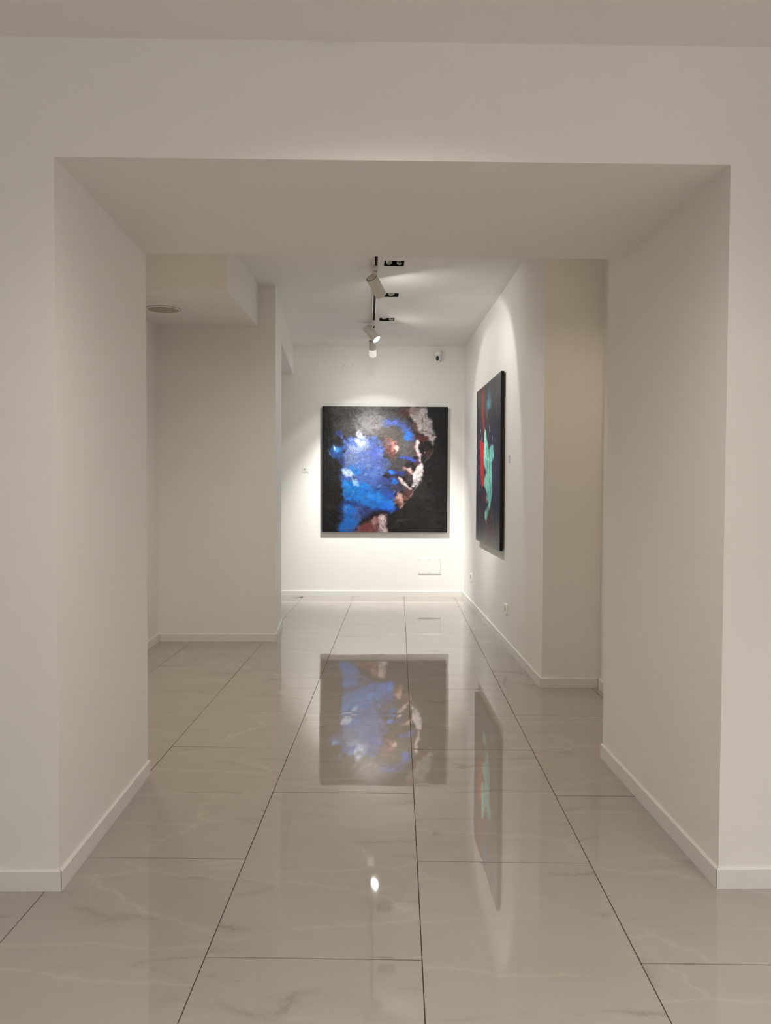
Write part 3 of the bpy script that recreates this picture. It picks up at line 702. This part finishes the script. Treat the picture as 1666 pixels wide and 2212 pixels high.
spotlight((-0.282, 8.30, 2.885), (0.60, -0.28, -0.75), 8.128, 'white cylindrical track spotlight with its glowing lens facing the room', 105, 12, 3.0, 50, 108)
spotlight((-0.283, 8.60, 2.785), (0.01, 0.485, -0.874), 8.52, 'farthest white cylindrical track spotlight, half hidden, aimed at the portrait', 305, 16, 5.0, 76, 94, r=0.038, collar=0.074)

# ------------------------------------------------------------------ recessed square downlights
def downlight(k, heads, label):
    c, h = holes[k]
    loc = CO + Vector((math.sin(-CROT) * c, math.cos(CROT) * c, 0))
    root = empty('recessed_downlight', loc, CROT)
    s = hx - 0.0015; dpt = 0.13
    bm = bmesh.new()
    for x0, x1, y0, y1 in ((-s, -s + .002, -s, s), (s - .002, s, -s, s), (-s + .002, s - .002, -s, -s + .002), (-s + .002, s - .002, s - .002, s)):
        b_box(bm, x0, x1, y0, y1, 0.0015, dpt)
    b_box(bm, -s, s, -s, s, dpt, dpt + .003)
    from_bm('housing', bm, M_BLACKM, root)
    for (x, y, z, tilt, rr) in heads:
        a = Vector((math.sin(tilt[0]), math.sin(tilt[1]), -1)).normalized()
        bm = bmesh.new(); b_lathe(bm, [(rr * .55, -0.045), (rr, -0.012), (rr, 0), (rr - .0035, 0), (rr * .45, -0.010)], a, (x, y, z), 28, cap=False)
        head = edge_smooth(from_bm('lamp_head', bm, M_SILVER, root), 50)
        bm = bmesh.new(); b_lathe(bm, [(rr * .45, -0.010), (0, -0.007)], a, (x, y, z), 24, cap=False); from_bm('lens', bm, M_LENSOFF, head)
        bm = bmesh.new(); b_lathe(bm, [(.004, 0), (.004, dpt - z - .03)], (0, 0, 1), (x, y, z + .03), 12); from_bm('bracket', bm, M_BLACKM, head)
    tag(root, label, 'downlight', 'square recessed downlights')
T = lambda a, b: (R(a), R(b))
downlight(0, [(-.036, .042, .016, T(10, -30), .021), (.040, .040, .014, T(-12, -25), .021), (-.040, -.030, .010, T(15, -22), .024)], 'black square recessed downlight nearest the opening, with three silver lamp heads')
downlight(1, [(.012, .000, .012, T(8, -28), .027), (-.052, .020, .016, T(0, -20), .020)], 'black square recessed downlight partly behind the nearest spotlight, in the middle')
downlight(2, [(-.024, .004, .014, T(8, -20), .022), (.045, .036, .010, T(-8, -25), .024)], 'farthest black square recessed downlight in the corridor ceiling')

# ------------------------------------------------------------------ ceiling loudspeaker in the recess
sp = empty('ceiling_speaker', (-1.792, 6.124, 2.655))
bm = bmesh.new(); b_lathe(bm, [(.131, 0), (.131, -.004), (.127, -.007), (.116, -.007), (.114, -.004), (.114, 0)], (0, 0, 1), (0, 0, 0), 56, cap=False)
edge_smooth(from_bm('rim', bm, M_WHITE, sp))
bm = bmesh.new(); b_lathe(bm, [(.1135, -.004), (0, -.0048)], (0, 0, 1), (0, 0, 0), 56, cap=False); from_bm('grille', bm, M_GRILLE, sp)
bm = bmesh.new(); b_lathe(bm, [(.1335, -.0005), (.131, -.0005), (.131, -.002), (.1335, -.002), (.1335, -.0005)], (0, 0, 1), (0, 0, 0), 56, cap=False); from_bm('shadow_gap', bm, M_GREY, sp)
tag(sp, 'round flush ceiling speaker under the bulkhead in the left recess', 'speaker')

# ------------------------------------------------------------------ security camera
sc = empty('security_camera', (0.459, yb(0.459), 2.874), math.atan(0.03))
bm = bmesh.new(); b_rbox(bm, 0.05, 0.05, 0.010, 0.012); 
for v in bm.verts: v.co.z += 0.06
edge_smooth(from_bm('wall_plate', bm, M_WHITE, sc))
bm = bmesh.new(); b_box(bm, -0.014, 0.014, -0.075, -0.009, 0.058, 0.068); from_bm('bracket', bm, M_WHITE, sc)
bm = bmesh.new(); b_lathe(bm, [(0, .058), (.028, .057), (.039, .048), (.041, .030), (.038, .012), (.030, .004), (0, .004)], (0, 0, 1), (0, -.055, 0), 36); edge_smooth(from_bm('base', bm, M_WHITE, sc), 60)
bm = bmesh.new(); pr = []
for k in range(13):
    t = -math.pi/2 + math.pi * k / 12
    pr.append((.0355 * math.cos(t), -.027 + (.041 if t < 0 else .038) * math.sin(t)))
b_lathe(bm, [(max(r_, 0), h_) for r_, h_ in pr], (0, 0, 1), (0, -.055, 0), 36); head = edge_smooth(from_bm('head', bm, M_WHITE, sc), 80)
bm = bmesh.new(); nseg = 32; rings_ = []
def face_pt(x, z):
    zz = (z + .027) / (.041 if z < -.027 else .038); rad = .0355 * math.sqrt(max(0.02, 1 - zz * zz))
    return (x, -.055 - math.sqrt(max(1e-5, rad * rad - x * x)) - .0014, z)
for f_ in (1.0, .75, .5, .25):
    rg = []
    for k in range(nseg):
        t = 2 * math.pi * k / nseg; ct, st = math.cos(t), math.sin(t)
        x = -.008 + f_ * .0175 * math.copysign(abs(ct) ** .75, ct) * (1.0 if ct < 0 else .8); z = -.030 + f_ * .029 * math.copysign(abs(st) ** .8, st)
        rg.append(bm.verts.new(face_pt(x, z)))
    rings_.append(rg)
for A_, B_ in zip(rings_[:-1], rings_[1:]):
    for k in range(nseg): bm.faces.new((A_[k], A_[(k + 1) % nseg], B_[(k + 1) % nseg], B_[k]))
bm.faces.new(rings_[-1])
edge_smooth(from_bm('face', bm, M_BLACK, head), 80)
tag(sc, 'small white security camera with a black face high on the back wall', 'camera')

# ------------------------------------------------------------------ plates, sockets and captions
def on_back(name, x, z, d=0.0):
    return empty(name, (x, yb(x) - d, z), math.atan(0.03))
def on_right(name, y, z, d=0.0):
    return empty(name, (xrw(y) - d, y, z), -math.pi/2 + math.atan(0.0367))
def screws(root, pts, m=M_SCREW, r=0.004, y=-0.006):
    for x, z in pts:
        bm = bmesh.new(); b_lathe(bm, [(r, 0), (r, .0008), (0, .0012)], (0, -1, 0), (x, y, z), 12, cap=False); from_bm('screw', bm, m, root)
# blank cover plates near the ceiling
for x, lab, pts in ((-0.612, 'white blank cover plate high on the back wall, left of the hanging spotlights', [(.058, .004)]), (0.320, 'faint white blank cover plate beside the security camera', [])):
    r_ = on_back('cover_plate', x, 2.766)
    bm = bmesh.new(); b_rbox(bm, 0.125, 0.075, 0.007, 0.012, 5, 0.001); edge_smooth(from_bm('plate', bm, M_WALL, r_))
    screws(r_, pts + [(-.048, .004)], M_SCREW if pts else M_WALL, .0045, -.007)
    tag(r_, lab, 'cover plate', 'blank cover plates')
# access panel low on the back wall
r_ = on_back('access_panel', 0.3745, 0.3665)
bm = bmesh.new(); b_rbox(bm, 0.274, 0.188, 0.008, 0.008, 5, 0.0025); edge_smooth(from_bm('panel', bm, M_WHITE, r_))
screws(r_, [(-.121, .077), (0, .077), (.121, .077), (-.121, -.077), (0, -.077), (.121, -.077)], M_SCREW, .0042, -.008)
tag(r_, 'white rectangular access panel with six screws low on the back wall', 'panel')
# wall sockets on the right wall
for y, z, lab in ((8.912, 0.325, 'small white wall socket farther along the right wall, near the corner'), (6.643, 0.3155, 'small white wall socket nearer the viewer under the right painting')):
    r_ = on_right('wall_socket', y, z)
    bm = bmesh.new(); b_rbox(bm, 0.122, 0.082, 0.010, 0.006, 4, 0.003); edge_smooth(from_bm('plate', bm, M_WHITE, r_))
    for x in (-.024, 0.024):
        bm = bmesh.new(); b_rbox(bm, 0.040, 0.046, 0.0008, 0.003, 3, 0.0003)
        for v in bm.verts: v.co.x += x; v.co.y -= .0100
        from_bm('module', bm, M_SCREW if x < 0 else M_WHITE, r_)
        for zz in (-.012, 0, .012):
            bm = bmesh.new(); b_lathe(bm, [(.0028, 0), (.0028, .0006), (0, .0006)], (0, -1, 0), (x, -.0108, zz), 10, cap=False); from_bm('hole', bm, M_BLACKM, r_)
    tag(r_, lab, 'socket', 'wall sockets')
# captions beside the paintings: thin frosted cards with a few lines of fine print
def caption(r_, strokes, lab):
    bm = bmesh.new(); b_rbox(bm, 0.083, 0.062, 0.003, 0.002, 3, 0.0005); edge_smooth(from_bm('card', bm, M_TAG, r_))
    for pts in strokes:
        bm = bmesh.new()
        for (x0, z0), (x1, z1), wd in pts:
            d = Vector((x1 - x0, z1 - z0)).normalized(); n = Vector((-d.y, d.x)) * wd / 2
            v = [bm.verts.new((a, -.0032, b)) for a, b in ((x0 - n.x, z0 - n.y), (x1 - n.x, z1 - n.y), (x1 + n.x, z1 + n.y), (x0 + n.x, z0 + n.y))]
            f = bm.faces.new(v); e = bmesh.ops.extrude_face_region(bm, geom=[f])
            for q_ in e['geom']:
                if isinstance(q_, bmesh.types.BMVert): q_.co.y += .0003
        from_bm('print_line', bm, M_PRINT, r_)
    tag(r_, lab, 'caption', 'caption cards')
r_ = on_back('caption_card', -1.111, 1.514)
sig = [[((-.030, .016), (-.014, .018), .004), ((-.026, .016), (-.022, -.006), .005), ((-.020, -.004), (-.004, .022), .006), ((-.004, .000), (.006, .001), .004)],
       [((-.036, -.022), (-.004, -.022), .002), ((-.006, -.018), (.012, -.020), .006), ((.012, -.023), (.030, -.023), .003)]]
caption(r_, sig, 'tiny caption card on the back wall left of the portrait')
r_ = on_right('caption_card', 6.567, 1.550)
caption(r_, [[((-.036, .022), (.004, .022), .005)], [((-.004, .010), (.012, .013), .006), ((-.002, .000), (.014, .001), .005), ((-.004, -.008), (.008, -.006), .004)], [((.000, -.022), (.022, -.024), .007)]], 'tiny caption card on the right wall beside the streaked painting')

# ------------------------------------------------------------------ pendant globes added as front-room fill light (out of view, behind the camera)
for (x, y), pw in FRONT_FILL:
    r_ = empty('fill_pendant', (x, y, ROOM_H))
    bm = bmesh.new(); b_lathe(bm, [(.05, 0), (.05, -.018), (.012, -.03)], (0, 0, 1), (0, 0, 0), 24); from_bm('ceiling_rose', bm, M_WHITE, r_)
    bm = bmesh.new(); b_lathe(bm, [(.004, -.03), (.004, -.24)], (0, 0, 1), (0, 0, 0), 10); from_bm('cord', bm, M_WHITE, r_)
    bm = bmesh.new(); bmesh.ops.create_uvsphere(bm, u_segments=24, v_segments=14, radius=.17)
    for v in bm.verts: v.co.z -= .40
    g = from_bm('globe', bm, mat('fill_globe_glow', (.9, .9, .88, 1), .4, emit=FRONT_COL, estr=pw), r_, True)
    lab = 'added fill light, white opal globe behind the viewer, ' + ('the one on the left' if x < 0 else 'the farther one on the right' if y < -2 else 'the nearer one on the right')
    tag(r_, lab, 'lamp', 'added front room fill globes')

# ------------------------------------------------------------------ round cans added as fill light, unseen in front room, recess, niche and corridor
fill_can_label = ['round white fill can added on the left of the front room', 'round white fill can added on the right of the front room', 'round white fill can added in the middle of the front room',
             'round white fill can added unseen in the left recess', 'round white fill can added unseen in the right niche', 'round white fill can added on the corridor ceiling behind the lintel', 'round white fill can added just in front of the opening']
for (x, y, z, pw, deg, ccol), lab in zip(FILL_CANS, fill_can_label):
    r_ = empty('fill_can', (x, y, z))
    bm = bmesh.new(); b_lathe(bm, [(.062, 0), (.062, -.05), (.058, -.052), (.052, -.052), (.046, -.02), (0, -.018)], (0, 0, 1), (0, 0, 0), 28); edge_smooth(from_bm('housing', bm, M_LAMPW, r_))
    bm = bmesh.new(); b_lathe(bm, [(.047, -.026), (0, -.026)], (0, 0, 1), (0, 0, 0), 28, cap=False); from_bm('lens', bm, M_LENS, r_)
    ld = bpy.data.lights.new('fill_can_light', 'SPOT'); ld.energy = pw; ld.spot_size = R(deg); ld.spot_blend = 1.0; ld.shadow_soft_size = .045; ld.color = ccol
    lo = bpy.data.objects.new('fill_can_light', ld); C.objects.link(lo); lo.parent = r_; lo.location = (0, 0, -.056)
    tag(r_, lab, 'lamp', 'added fill cans')
